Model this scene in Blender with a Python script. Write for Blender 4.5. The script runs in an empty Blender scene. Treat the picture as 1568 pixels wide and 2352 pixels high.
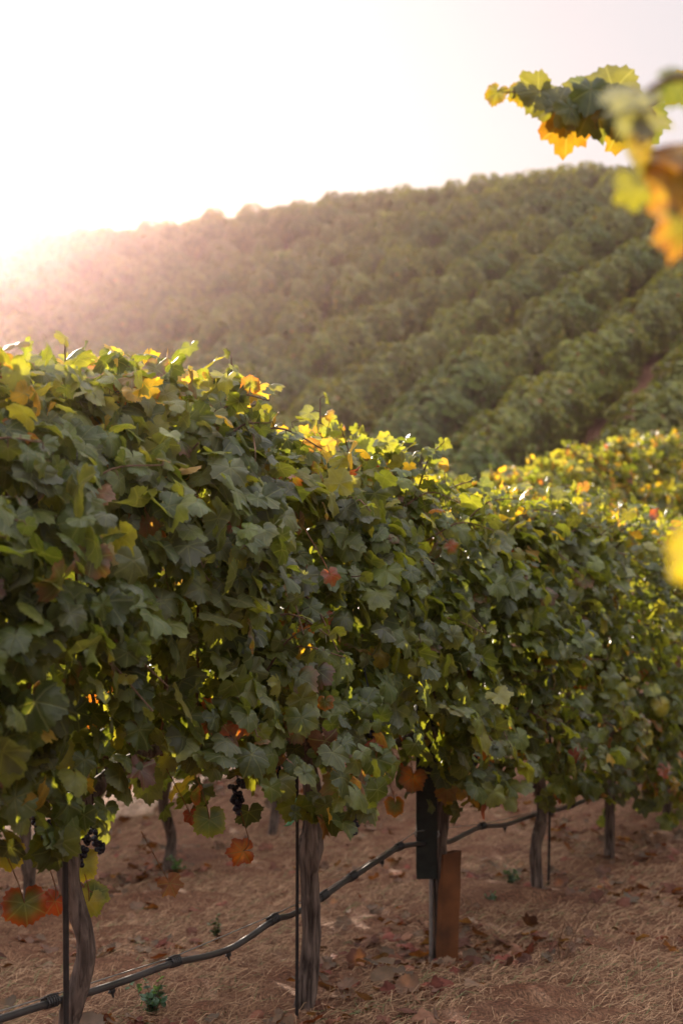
import bpy, math, random
import numpy as np

# ------------------------------------------------------------------ camera, sky, sun, exposure
S = bpy.context.scene
C = S.collection
FPX = 3266.0                      # focal length in pixels of a 1568 x 2352 frame

cam_d = bpy.data.cameras.new('camera')
cam_d.sensor_fit = 'VERTICAL'
cam_d.sensor_height = 36.0
cam_d.sensor_width = 24.0
cam_d.lens = 50.0
cam_d.clip_start = 0.05
cam_d.clip_end = 2000.0
cam_d.dof.use_dof = True
cam_d.dof.focus_distance = 4.25
cam_d.dof.aperture_fstop = 2.9
cam_d.dof.aperture_blades = 0
cam = bpy.data.objects.new('camera', cam_d)
C.objects.link(cam)
cam.location = (0, 0, 0)
cam.rotation_euler = (math.radians(90), 0, 0)
S.camera = cam

SUN_AZ = math.radians(-18.0)      # from the viewing direction, negative = left
SUN_EL = math.radians(14.0)
sun_d = bpy.data.lights.new('sun', 'SUN')
sun_d.energy = 5.0
sun_d.angle = math.radians(0.53)
sun_d.color = (1.0, 0.86, 0.70)
sun = bpy.data.objects.new('sun', sun_d)
C.objects.link(sun)
sun.rotation_euler = (SUN_EL - math.radians(90), 0, -SUN_AZ)   # shines from front-left towards the camera
sun.location = (-20, 60, 40)

W = bpy.data.worlds.new('World')
S.world = W
W.use_nodes = True
wt = W.node_tree
wt.nodes.clear()
w_out = wt.nodes.new('ShaderNodeOutputWorld')
w_bg = wt.nodes.new('ShaderNodeBackground')
w_sky = wt.nodes.new('ShaderNodeTexSky')
w_sky.sky_type = 'NISHITA'
w_sky.sun_disc = False
w_sky.sun_elevation = SUN_EL
w_sky.sun_rotation = SUN_AZ
w_sky.dust_density = 4.0
w_sky.air_density = 1.2
# a thin, even, pale evening overcast in front of the clear sky
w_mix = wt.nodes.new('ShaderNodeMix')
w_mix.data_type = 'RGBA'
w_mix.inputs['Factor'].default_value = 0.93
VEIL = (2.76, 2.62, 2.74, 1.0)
# veil brightened overhead, out of frame, as added fill light for the leaves
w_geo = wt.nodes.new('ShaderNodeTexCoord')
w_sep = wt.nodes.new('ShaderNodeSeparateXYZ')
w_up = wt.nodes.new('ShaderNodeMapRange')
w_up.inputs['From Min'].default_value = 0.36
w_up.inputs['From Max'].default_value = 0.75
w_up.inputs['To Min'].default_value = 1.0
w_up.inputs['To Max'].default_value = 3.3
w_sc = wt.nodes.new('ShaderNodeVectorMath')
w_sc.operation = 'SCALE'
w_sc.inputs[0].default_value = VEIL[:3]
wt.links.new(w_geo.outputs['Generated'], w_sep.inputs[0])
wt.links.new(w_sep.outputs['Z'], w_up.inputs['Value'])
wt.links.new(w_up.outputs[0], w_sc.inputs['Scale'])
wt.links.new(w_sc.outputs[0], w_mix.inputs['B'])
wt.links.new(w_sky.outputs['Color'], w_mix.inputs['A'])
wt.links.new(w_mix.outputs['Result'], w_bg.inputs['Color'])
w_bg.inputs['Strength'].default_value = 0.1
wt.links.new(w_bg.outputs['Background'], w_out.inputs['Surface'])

S.view_settings.view_transform = 'Standard'
S.view_settings.look = 'None'
S.view_settings.gamma = 1.0
S.view_settings.use_curve_mapping = False
S.view_settings.exposure = 1.45

S.render.engine = 'CYCLES'
cy = S.cycles
cy.use_denoising = True
cy.use_adaptive_sampling = True
cy.adaptive_threshold = 0.015
cy.max_bounces = 8
cy.diffuse_bounces = 3
cy.glossy_bounces = 2
cy.transmission_bounces = 4
cy.transparent_max_bounces = 8
cy.volume_bounces = 0
cy.sample_clamp_indirect = 4.0

# ------------------------------------------------------------------ row frame and terrain
RX, RY = 0.446, 0.895             # direction of the vine rows
ROW_ANG = math.atan2(RY, RX)
ROW_V = 2.333                     # distance of the near row from the camera
ROW_GAP = 2.40
VINE_GAP = 1.285

def uv_xy(u, v):
    return u * RX - v * RY, u * RY + v * RX

def smax(a, b, k):
    return np.logaddexp(a / k, b / k) * k

def smin(a, b, k):
    return -smax(-a, -b, k)

def ground(X, Y):
    X = np.asarray(X, float); Y = np.asarray(Y, float)
    v = -RY * X + RX * Y
    near = 0.039 * X - 0.119 * Y - 1.134
    vv = np.maximum(v - 4.9, 0)
    shelf = smin(-3.72 + 0.15 * Y, -0.75 + 0 * Y, 0.25) - 0.35 * np.minimum(vv, 4.0)
    low = smax(near, shelf, 0.15)
    hill = 0.14 * 45 * np.tanh(X / 45) + 0.335 * Y - 11.7
    XC = 32 * np.tanh(X / 32)
    hill = smin(hill, 19.0 + 0.095 * XC - 0.010 * (Y - 90), 1.0)
    back = 18.8 + 0.095 * XC - 0.16 * (Y - 106)
    hill = smin(hill, back, 1.5)
    low = low - 0.10 * np.exp(-((X - .42) ** 2 + (Y - 6.05) ** 2) / .16)   # hollow at the foot of the vine by the post
    return smax(low, hill, 0.5)

def gz(x, y):
    return float(ground(x, y))

def at_px(px, py, d):
    return np.array([(px - 784.0) / FPX * d, d, (1176.0 - py) / FPX * d])

def row_depth(px, v=ROW_V):
    # point of the row plane v under picture column px
    t = (px - 784.0) / FPX
    return v / (RX - RY * t)

# ------------------------------------------------------------------ mesh helpers
class MB:
    def __init__(self):
        self.v = []; self.loops = []; self.counts = []; self.col = []; self.uv = []; self.n = 0
        self.has_col = False

    def add(self, verts, faces, col=None, uv=None):
        """verts (N,3); faces: array (M,k) of indices; col (N,3) or (3,); uv (N,2)"""
        verts = np.asarray(verts, float)
        n = len(verts)
        f = np.asarray(faces, int)
        self.v.append(verts)
        self.loops.append((f + self.n).ravel())
        self.counts.append(np.full(len(f), f.shape[1], int))
        if col is None:
            col = (0.5, 0.5, 0.5)
        col = np.asarray(col, float)
        if col.ndim == 1:
            col = np.tile(col, (n, 1))
        self.col.append(col)
        self.uv.append(np.zeros((n, 2)) if uv is None else np.asarray(uv, float))
        self.n += n
        return self

    def build(self, name, mat, parent=None, smooth=True):
        v = np.concatenate(self.v); lo = np.concatenate(self.loops); ct = np.concatenate(self.counts)
        me = bpy.data.meshes.new(name)
        me.vertices.add(len(v)); me.vertices.foreach_set('co', v.ravel())
        me.loops.add(len(lo)); me.loops.foreach_set('vertex_index', lo)
        me.polygons.add(len(ct))
        st = np.concatenate([[0], np.cumsum(ct)[:-1]])
        me.polygons.foreach_set('loop_start', st)
        me.polygons.foreach_set('loop_total', ct)
        me.polygons.foreach_set('use_smooth', np.full(len(ct), smooth, bool))
        me.update(calc_edges=True)
        col = np.concatenate(self.col)
        at = me.attributes.new('tint', 'FLOAT_COLOR', 'POINT')
        at.data.foreach_set('color', np.hstack([col, np.ones((len(col), 1))]).ravel())
        uv = np.concatenate(self.uv)
        au = me.attributes.new('leaf_xy', 'FLOAT_VECTOR', 'POINT')
        au.data.foreach_set('vector', np.hstack([uv, np.zeros((len(uv), 1))]).ravel())
        me.validate()
        if mat is not None:
            me.materials.append(mat)
        o = bpy.data.objects.new(name, me)
        C.objects.link(o)
        if parent is not None:
            o.parent = parent
        return o

def unit(a):
    a = np.asarray(a, float)
    return a / np.maximum(np.linalg.norm(a, axis=-1, keepdims=True), 1e-9)

def smooth_path(pts, n):
    """Catmull-Rom through pts, n samples."""
    p = np.asarray(pts, float)
    p = np.vstack([2 * p[0] - p[1], p, 2 * p[-1] - p[-2]])
    m = len(p) - 3
    t = np.linspace(0, m - 1e-6, n)
    i = t.astype(int); f = (t - i)[:, None]
    a, b, c, d = p[i], p[i + 1], p[i + 2], p[i + 3]
    return 0.5 * ((2 * b) + (c - a) * f + (2 * a - 5 * b + 4 * c - d) * f ** 2 + (3 * b - a - 3 * c + d) * f ** 3)

def add_tube(mb, path, radii, seg=8, rng=None, rough=0.0, col=None, ridges=0.0, cap=True):
    path = np.asarray(path, float); n = len(path)
    radii = np.broadcast_to(np.asarray(radii, float), (n,))
    tan = unit(np.gradient(path, axis=0))
    ref = np.array([0.0, 0.0, 1.0]) if abs(tan[0][2]) < 0.8 else np.array([1.0, 0.0, 0.0])
    a = unit(np.cross(tan, np.tile(ref, (n, 1)))); b = np.cross(tan, a)
    th = np.linspace(0, 2 * math.pi, seg, endpoint=False)
    R = np.tile(radii[:, None], (1, seg))
    if rng is not None and rough > 0:
        nz = rng.normal(0, 1, (n, seg))
        nz = (nz + np.roll(nz, 1, 1) + np.roll(nz, -1, 1)) / 1.8
        nz[1:] = 0.6 * nz[1:] + 0.4 * nz[:-1]
        R = R * (1 + rough * nz)
    if ridges > 0:
        ph = np.linspace(0, 2.2, n)[:, None]
        R = R * (1 + ridges * np.sin(5 * (th[None, :] + ph)) + 0.6 * ridges * np.sin(9 * (th[None, :] - 0.6 * ph)))
    V = path[:, None, :] + R[:, :, None] * (np.cos(th)[None, :, None] * a[:, None, :] + np.sin(th)[None, :, None] * b[:, None, :])
    V = V.reshape(-1, 3)
    i = np.arange(n - 1)[:, None] * seg; j = np.arange(seg)[None, :]; j2 = (j + 1) % seg
    F = np.stack([i + j, i + j2, i + seg + j2, i + seg + j], -1).reshape(-1, 4)
    mb.add(V, F, col)
    if cap:
        for k, rev in ((0, True), (n - 1, False)):
            ring = np.arange(seg)
            if rev: ring = ring[::-1]
            mb.add(V[k * seg:(k + 1) * seg], ring[None, :], col)
    return mb

def add_box(mb, c, sx, sy, sz, ax=(1, 0, 0), ay=(0, 1, 0), az=(0, 0, 1), col=None):
    ax, ay, az = [np.asarray(q, float) for q in (ax, ay, az)]
    V = []
    for dz in (-1, 1):
        for dx, dy in ((-1, -1), (1, -1), (1, 1), (-1, 1)):
            V.append(np.asarray(c, float) + ax * dx * sx / 2 + ay * dy * sy / 2 + az * dz * sz / 2)
    F = [(3, 2, 1, 0), (4, 5, 6, 7), (0, 1, 5, 4), (1, 2, 6, 5), (2, 3, 7, 6), (3, 0, 4, 7)]
    mb.add(V, F, col)

def add_ball(mb, c, r, seg=7, rings=5, col=None):
    V = []
    for i in range(1, rings):
        ph = math.pi * i / rings
        for j in range(seg):
            t = 2 * math.pi * j / seg
            V.append((math.sin(ph) * math.cos(t), math.sin(ph) * math.sin(t), math.cos(ph)))
    V += [(0, 0, 1), (0, 0, -1)]
    V = np.array(V) * r + np.asarray(c, float)
    q = []
    for i in range(rings - 2):
        for j in range(seg):
            q.append((i * seg + j, (i + 1) * seg + j, (i + 1) * seg + (j + 1) % seg, i * seg + (j + 1) % seg))
    base = mb.n
    mb.add(V, q, col)
    t = []
    top, bot = len(V) - 2, len(V) - 1
    for j in range(seg):
        t.append((top, j, (j + 1) % seg))
        t.append((bot, (rings - 2) * seg + (j + 1) % seg, (rings - 2) * seg + j))
    mb.loops.append((np.array(t) + base).ravel()); mb.counts.append(np.full(len(t), 3, int))

# ------------------------------------------------------------------ leaf templates
LOBES_A = [0, 14, 27, 38, 52, 66, 82, 96, 110, 126, 142, 158, 172, 180]
LOBES_R = [1.0, .93, .80, .86, .95, .87, .72, .80, .86, .83, .78, .70, .52, .16]

def leaf_template(rng, level):
    if level == 0: m = 44
    elif level == 1: m = 22
    else: m = 9
    lob = np.array(LOBES_R) * (1 + rng.normal(0, .05, len(LOBES_R)))
    depth = rng.uniform(0.6, 1.45)
    mean = 0.84
    phi = np.linspace(-180, 180, m, endpoint=False) + 360.0 / m / 2
    skew = rng.normal(0, 4)
    r = np.interp(np.abs(phi + skew), LOBES_A, lob)
    r = np.where(r > 0.3, mean + (r - mean) * depth, r)
    if level == 0:
        r = r * (1 + np.where(np.arange(m) % 2 == 0, 0.055, -0.055) * rng.uniform(.5, 1.4, m))
    elif level == 1:
        r = r * (1 + rng.normal(0, .05, m))
    a = np.radians(phi)
    x, y = np.sin(a) * r, np.cos(a) * r
    droop = rng.uniform(0.05, 0.55); fold = rng.uniform(-0.15, 0.42); wav = rng.uniform(0.04, 0.15); ph = rng.uniform(0, 6.28)
    curl = rng.uniform(-0.4, 0.4); nw = rng.integers(3, 7)
    def zf(x, y):
        rr = np.hypot(x, y); an = np.arctan2(x, y)
        return -droop * rr ** 2 + fold * np.abs(x) + wav * rr * np.sin(nw * an + ph) + curl * x * np.maximum(y, 0) + 0.05 * rr * np.cos(5 * an)
    outer = np.stack([x, y, zf(x, y)], -1)
    if level == 0:
        k = m // 2
        xi = (x[0::2] + x[1::2]) / 2 * 0.55; yi = (y[0::2] + y[1::2]) / 2 * 0.55
        inner = np.stack([xi, yi, zf(xi, yi) + .02], -1)
        V = np.vstack([[0, 0, 0], inner, outer])
        F = []
        for i in range(k):
            i2 = (i + 1) % k
            F.append((0, 1 + i2, 1 + i)) if i != k - 1 else None
            o0, o1, o2 = 1 + k + 2 * i, 1 + k + 2 * i + 1, 1 + k + (2 * i + 2) % m
            F.append((1 + i, o1, o0))
            if i != k - 1:
                F.append((1 + i, 1 + i2, o1)); F.append((1 + i2, o2, o1))
        edge = np.concatenate([[0], np.full(k, .35), np.ones(m)])
    else:
        V = np.vstack([[0, 0, 0], outer])
        F = [(0, 2 + i, 1 + i) for i in range(m - 1)]
        edge = np.concatenate([[0], np.ones(m)])
    # petiole is at the origin, blade centre a little towards the tip
    return V, np.array(F), edge

_tr = np.random.default_rng(5)
TPL = {0: [leaf_template(_tr, 0) for _ in range(16)], 1: [leaf_template(_tr, 1) for _ in range(7)], 2: [leaf_template(_tr, 2) for _ in range(5)]}

GREENS = np.array([(.062, .084, .018), (.076, .098, .020), (.050, .068, .017), (.092, .110, .023), (.070, .080, .030)])
LIMES = np.array([(.110, .135, .030), (.150, .150, .030), (.125, .140, .034)])
GOLDS = np.array([(.26, .19, .030), (.30, .20, .03), (.24, .15, .03)])
REDS = np.array([(.22, .050, .018), (.26, .085, .020), (.17, .035, .020)])
BROWNS = np.array([(.13, .065, .032), (.16, .085, .045), (.10, .045, .026)])

def leaf_colours(rng, n, p):
    """p = probabilities of (green, lime, gold, red, brown); returns blade and margin colours"""
    kinds = rng.choice(5, n, p=np.array(p) / sum(p))
    pal = [GREENS, LIMES, GOLDS, REDS, BROWNS]
    base = np.zeros((n, 3)); marg = np.zeros((n, 3))
    for k in range(5):
        m = kinds == k
        base[m] = pal[k][rng.integers(0, len(pal[k]), m.sum())]
    base *= rng.uniform(.65, 1.3, (n, 1))
    marg[:] = base
    turn = rng.random(n)
    m = (turn < .10) & (kinds < 2); marg[m] = .5 * base[m] + .5 * LIMES[rng.integers(0, 3, m.sum())]
    m = (turn > .991) & (kinds < 3); marg[m] = REDS[rng.integers(0, 3, m.sum())]
    m = (turn > .965) & (turn < .985); marg[m] = BROWNS[rng.integers(0, 3, m.sum())]
    return base, marg

def add_leaves(mb, rng, pos, nrm, tip, size, base, marg, level):
    n = len(pos)
    if n == 0: return
    nrm = unit(nrm)
    tip = unit(tip - nrm * (tip * nrm).sum(1, keepdims=True))
    side = np.cross(tip, nrm)
    pick = rng.integers(0, len(TPL[level]), n)
    asp = rng.uniform(.88, 1.12, n)
    for t, (V, F, edge) in enumerate(TPL[level]):
        ix = np.where(pick == t)[0]
        if len(ix) == 0: continue
        s = size[ix][:, None, None]
        P = pos[ix][:, None, :] + s * (V[None, :, 0:1] * asp[ix][:, None, None] * side[ix][:, None, :] + V[None, :, 1:2] * tip[ix][:, None, :] + V[None, :, 2:3] * nrm[ix][:, None, :])
        nv = len(V)
        FF = (F[None] + (np.arange(len(ix)) * nv)[:, None, None]).reshape(-1, 3)
        e = edge[None, :, None] ** 1.5
        col = base[ix][:, None, :] * (1 - e) + marg[ix][:, None, :] * e
        uv = np.tile(V[:, :2], (len(ix), 1))
        mb.add(P.reshape(-1, 3), FF, col.reshape(-1, 3), uv)

# ------------------------------------------------------------------ materials
def new_mat(name):
    m = bpy.data.materials.new(name); m.use_nodes = True
    t = m.node_tree; t.nodes.clear()
    return m, t, t.nodes.new('ShaderNodeOutputMaterial')

def N(t, kind, **kw):
    n = t.nodes.new(kind)
    for k, v in kw.items():
        if k in n.inputs: n.inputs[k].default_value = v
        else: setattr(n, k, v)
    return n

def math_n(t, op, a, b=None, c=None):
    n = t.nodes.new('ShaderNodeMath'); n.operation = op
    for i, q in enumerate((a, b, c)):
        if q is None: continue
        if isinstance(q, (int, float)): n.inputs[i].default_value = q
        else: t.links.new(q, n.inputs[i])
    return n.outputs[0]

def leaf_material(name, veins, rough=0.45, spec=0.45, trans=0.37):
    m, t, out = new_mat(name)
    L = t.links.new
    at = N(t, 'ShaderNodeAttribute', attribute_name='tint')
    col = at.outputs['Color']
    geo = N(t, 'ShaderNodeNewGeometry')
    tc = N(t, 'ShaderNodeTexCoord')
    nz = N(t, 'ShaderNodeTexNoise'); nz.inputs['Scale'].default_value = 26.0; nz.inputs['Detail'].default_value = 3.0
    L(tc.outputs['Object'], nz.inputs['Vector'])
    mot = N(t, 'ShaderNodeMapRange'); L(nz.outputs['Fac'], mot.inputs['Value'])
    mot.inputs['From Min'].default_value = .3; mot.inputs['From Max'].default_value = .7
    mot.inputs['To Min'].default_value = .72; mot.inputs['To Max'].default_value = 1.3
    mul = N(t, 'ShaderNodeVectorMath', operation='SCALE'); L(col, mul.inputs[0]); L(mot.outputs[0], mul.inputs['Scale'])
    col = mul.outputs[0]
    normal = None
    if veins:
        lx = N(t, 'ShaderNodeAttribute', attribute_name='leaf_xy')
        tot = None
        for ang in (0, 52, -52, 110, -110):
            a = math.radians(ang)
            dv = (math.sin(a), math.cos(a), 0); nv = (math.cos(a), -math.sin(a), 0)
            d1 = N(t, 'ShaderNodeVectorMath', operation='DOT_PRODUCT'); L(lx.outputs['Vector'], d1.inputs[0]); d1.inputs[1].default_value = dv
            d2 = N(t, 'ShaderNodeVectorMath', operation='DOT_PRODUCT'); L(lx.outputs['Vector'], d2.inputs[0]); d2.inputs[1].default_value = nv
            ab = math_n(t, 'ABSOLUTE', d2.outputs['Value'])
            w = math_n(t, 'SUBTRACT', 1.0, math_n(t, 'MULTIPLY', ab, 26.0))
            w = math_n(t, 'MAXIMUM', w, 0.0)
            w = math_n(t, 'MULTIPLY', w, math_n(t, 'GREATER_THAN', d1.outputs['Value'], 0.0))
            # side veins leaving each main vein
            sv = math_n(t, 'SINE', math_n(t, 'MULTIPLY', math_n(t, 'SUBTRACT', d1.outputs['Value'], math_n(t, 'MULTIPLY', ab, .8)), 34.0))
            tot = w if tot is None else math_n(t, 'MAXIMUM', tot, w)
        mixv = N(t, 'ShaderNodeMix'); mixv.data_type = 'RGBA'
        L(math_n(t, 'MULTIPLY', tot, .55), mixv.inputs['Factor']); L(col, mixv.inputs['A']); mixv.inputs['B'].default_value = (.17, .18, .075, 1)
        col = mixv.outputs['Result']
        nz2 = N(t, 'ShaderNodeTexNoise'); nz2.inputs['Scale'].default_value = 120.0; nz2.inputs['Detail'].default_value = 2.0
        L(tc.outputs['Object'], nz2.inputs['Vector'])
        hgt = math_n(t, 'SUBTRACT', nz2.outputs['Fac'], math_n(t, 'MULTIPLY', tot, .5))
        bp = N(t, 'ShaderNodeBump'); bp.inputs['Strength'].default_value = .45; bp.inputs['Distance'].default_value = .004
        L(hgt, bp.inputs['Height'])
        normal = bp.outputs['Normal']
    # paler, greyer underside of the blade
    under = N(t, 'ShaderNodeMix'); under.data_type = 'RGBA'
    L(math_n(t, 'MULTIPLY', geo.outputs['Backfacing'], .40), under.inputs['Factor'])
    L(col, under.inputs['A']); under.inputs['B'].default_value = (.13, .145, .105, 1)
    pb = N(t, 'ShaderNodeBsdfPrincipled')
    L(under.outputs['Result'], pb.inputs['Base Color'])
    pb.inputs['Roughness'].default_value = rough
    pb.inputs['Specular IOR Level'].default_value = spec
    if normal is not None: L(normal, pb.inputs['Normal'])
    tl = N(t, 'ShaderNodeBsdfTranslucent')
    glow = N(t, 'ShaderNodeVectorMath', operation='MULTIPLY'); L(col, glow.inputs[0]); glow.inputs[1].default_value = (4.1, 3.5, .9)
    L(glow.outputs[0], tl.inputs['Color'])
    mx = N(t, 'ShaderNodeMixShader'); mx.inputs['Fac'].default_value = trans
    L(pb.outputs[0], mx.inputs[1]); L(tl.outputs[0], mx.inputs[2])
    L(mx.outputs[0], out.inputs['Surface'])
    return m

def bark_material(name, c1, c2, scale=(60, 60, 7), rough=.85, bump=.9):
    m, t, out = new_mat(name); L = t.links.new
    tc = N(t, 'ShaderNodeTexCoord'); mp = N(t, 'ShaderNodeMapping'); mp.inputs['Scale'].default_value = scale
    L(tc.outputs['Object'], mp.inputs['Vector'])
    nz = N(t, 'ShaderNodeTexNoise'); nz.inputs['Scale'].default_value = 1.0; nz.inputs['Detail'].default_value = 6.0; nz.inputs['Distortion'].default_value = .7
    L(mp.outputs[0], nz.inputs['Vector'])
    nb = N(t, 'ShaderNodeTexNoise'); nb.inputs['Scale'].default_value = 9.0; nb.inputs['Detail'].default_value = 3.0
    L(tc.outputs['Object'], nb.inputs['Vector'])
    cr = N(t, 'ShaderNodeValToRGB'); cr.color_ramp.elements[0].position = .36; cr.color_ramp.elements[1].position = .66
    cr.color_ramp.elements[0].color = (*c1, 1); cr.color_ramp.elements[1].color = (*c2, 1)
    L(math_n(t, 'ADD', math_n(t, 'MULTIPLY', nz.outputs['Fac'], .72), math_n(t, 'MULTIPLY', nb.outputs['Fac'], .28)), cr.inputs['Fac'])
    pb = N(t, 'ShaderNodeBsdfPrincipled'); pb.inputs['Roughness'].default_value = rough; pb.inputs['Specular IOR Level'].default_value = .25
    L(cr.outputs['Color'], pb.inputs['Base Color'])
    bp = N(t, 'ShaderNodeBump'); bp.inputs['Strength'].default_value = bump; bp.inputs['Distance'].default_value = .012
    L(nz.outputs['Fac'], bp.inputs['Height']); L(bp.outputs[0], pb.inputs['Normal'])
    L(pb.outputs[0], out.inputs['Surface'])
    return m

def plain_material(name, c, rough=.5, metal=0.0, spec=.5, var=.25, scale=30.0, tint=False, bump=0.0):
    m, t, out = new_mat(name); L = t.links.new
    tc = N(t, 'ShaderNodeTexCoord')
    nz = N(t, 'ShaderNodeTexNoise'); nz.inputs['Scale'].default_value = scale; nz.inputs['Detail'].default_value = 4.0
    L(tc.outputs['Object'], nz.inputs['Vector'])
    mr = N(t, 'ShaderNodeMapRange'); L(nz.outputs['Fac'], mr.inputs['Value'])
    mr.inputs['From Min'].default_value = .3; mr.inputs['From Max'].default_value = .7
    mr.inputs['To Min'].default_value = 1 - var; mr.inputs['To Max'].default_value = 1 + var
    sc = N(t, 'ShaderNodeVectorMath', operation='SCALE')
    if tint:
        at = N(t, 'ShaderNodeAttribute', attribute_name='tint'); L(at.outputs['Color'], sc.inputs[0])
    else:
        sc.inputs[0].default_value = c
    L(mr.outputs[0], sc.inputs['Scale'])
    pb = N(t, 'ShaderNodeBsdfPrincipled'); pb.inputs['Roughness'].default_value = rough; pb.inputs['Metallic'].default_value = metal
    pb.inputs['Specular IOR Level'].default_value = spec
    L(sc.outputs[0], pb.inputs['Base Color'])
    if bump:
        bp = N(t, 'ShaderNodeBump'); bp.inputs['Strength'].default_value = bump; bp.inputs['Distance'].default_value = .006
        L(nz.outputs['Fac'], bp.inputs['Height']); L(bp.outputs[0], pb.inputs['Normal'])
    L(pb.outputs[0], out.inputs['Surface'])
    return m

def ground_material():
    m, t, out = new_mat('dry_earth'); L = t.links.new
    tc = N(t, 'ShaderNodeTexCoord')
    def noise(s, d=5.0, dist=0.0, sc=None):
        n = N(t, 'ShaderNodeTexNoise'); n.inputs['Scale'].default_value = s; n.inputs['Detail'].default_value = d; n.inputs['Distortion'].default_value = dist
        if sc:
            mp = N(t, 'ShaderNodeMapping'); mp.inputs['Scale'].default_value = sc; mp.inputs['Rotation'].default_value = (0, 0, 1.1)
            L(tc.outputs['Object'], mp.inputs['Vector']); L(mp.outputs[0], n.inputs['Vector'])
        else: L(tc.outputs['Object'], n.inputs['Vector'])
        return n.outputs['Fac']
    big, mid, fine = noise(1.3), noise(7.0, 6.0), noise(60.0, 6.0, .5)
    straw = noise(1.0, 5.0, .6, (120, 26, 40))
    def ramp(f, a, b, ca, cb):
        r = N(t, 'ShaderNodeValToRGB'); r.color_ramp.elements[0].position = a; r.color_ramp.elements[1].position = b
        r.color_ramp.elements[0].color = (*ca, 1); r.color_ramp.elements[1].color = (*cb, 1); L(f, r.inputs['Fac']); return r.outputs['Color']
    def mix(f, a, b):
        x = N(t, 'ShaderNodeMix'); x.data_type = 'RGBA'; L(f, x.inputs['Factor']); L(a, x.inputs['A']); L(b, x.inputs['B']); return x.outputs['Result']
    soil = ramp(fine, .30, .72, (.045, .019, .011), (.225, .100, .056))
    hay = ramp(straw, .34, .68, (.072, .036, .021), (.31, .165, .095))
    f1 = N(t, 'ShaderNodeMapRange'); L(mid, f1.inputs['Value']); f1.inputs['From Min'].default_value = .38; f1.inputs['From Max'].default_value = .60
    col = mix(f1.outputs[0], soil, hay)
    dark = N(t, 'ShaderNodeMapRange'); L(big, dark.inputs['Value']); dark.inputs['From Min'].default_value = .56; dark.inputs['From Max'].default_value = .72
    leafm = ramp(fine, .4, .6, (.06, .03, .02), (.17, .080, .055))
    col = mix(math_n(t, 'MULTIPLY', dark.outputs[0], .65), col, leafm)
    pb = N(t, 'ShaderNodeBsdfPrincipled'); pb.inputs['Roughness'].default_value = .95; pb.inputs['Specular IOR Level'].default_value = .15
    L(col, pb.inputs['Base Color'])
    bp = N(t, 'ShaderNodeBump'); bp.inputs['Strength'].default_value = 1.0; bp.inputs['Distance'].default_value = .03
    L(math_n(t, 'ADD', math_n(t, 'MULTIPLY', mid, .7), math_n(t, 'ADD', math_n(t, 'MULTIPLY', fine, .5), math_n(t, 'MULTIPLY', straw, .4))), bp.inputs['Height'])
    L(bp.outputs[0], pb.inputs['Normal'])
    L(pb.outputs[0], out.inputs['Surface'])
    return m

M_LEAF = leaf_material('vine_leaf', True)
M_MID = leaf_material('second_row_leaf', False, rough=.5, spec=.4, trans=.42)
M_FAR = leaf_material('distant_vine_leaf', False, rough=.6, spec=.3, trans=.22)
M_BARK = bark_material('vine_bark', (.028, .018, .014), (.25, .185, .150))
M_CANE = bark_material('vine_cane', (.09, .05, .03), (.20, .115, .07), scale=(120, 120, 20), bump=.3)
M_GRAPE = plain_material('grape_skin', (.012, .010, .022), rough=.38, var=.5, scale=60)
M_EARTH = ground_material()
M_HOSE = plain_material('black_polyethylene', (.050, .046, .045), rough=.36, var=.35, scale=12)
M_WIRE = plain_material('galvanised_wire', (.34, .33, .32), rough=.4, metal=.7)
M_ROD = plain_material('dark_steel_rod', (.030, .024, .022), rough=.6, metal=.3, var=.4, bump=.4)
M_POST = plain_material('dark_green_steel', (.020, .024, .020), rough=.55, metal=.2, var=.35)
M_TUBE = plain_material('brown_carton', (.165, .058, .017), rough=.7, var=.5, scale=9)
M_STRAW = plain_material('dry_straw', None, rough=.8, var=.2, tint=True, spec=.2)
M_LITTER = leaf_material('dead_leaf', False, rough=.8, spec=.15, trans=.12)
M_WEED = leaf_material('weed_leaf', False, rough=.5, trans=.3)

def ribbon_material():
    m, t, out = new_mat('green_ribbon'); L = t.links.new
    pb = N(t, 'ShaderNodeBsdfPrincipled'); pb.inputs['Base Color'].default_value = (.22, .80, .48, 1); pb.inputs['Roughness'].default_value = .18
    tl = N(t, 'ShaderNodeBsdfTranslucent'); tl.inputs['Color'].default_value = (.5, .95, .70, 1)
    mx = N(t, 'ShaderNodeMixShader'); mx.inputs['Fac'].default_value = .5
    L(pb.outputs[0], mx.inputs[1]); L(tl.outputs[0], mx.inputs[2]); L(mx.outputs[0], out.inputs['Surface'])
    return m
M_RIBBON = ribbon_material()

# ------------------------------------------------------------------ object helpers
def tag(o, label=None, cat=None, group=None, kind=None):
    if label: o['label'] = label
    if cat: o['category'] = cat
    if group: o['group'] = group
    if kind: o['kind'] = kind
    return o

def empty(name, loc, rz=0.0):
    o = bpy.data.objects.new(name, None); C.objects.link(o)
    o.location = loc; o.rotation_euler = (0, 0, rz); o.empty_display_size = .2
    return o

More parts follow.
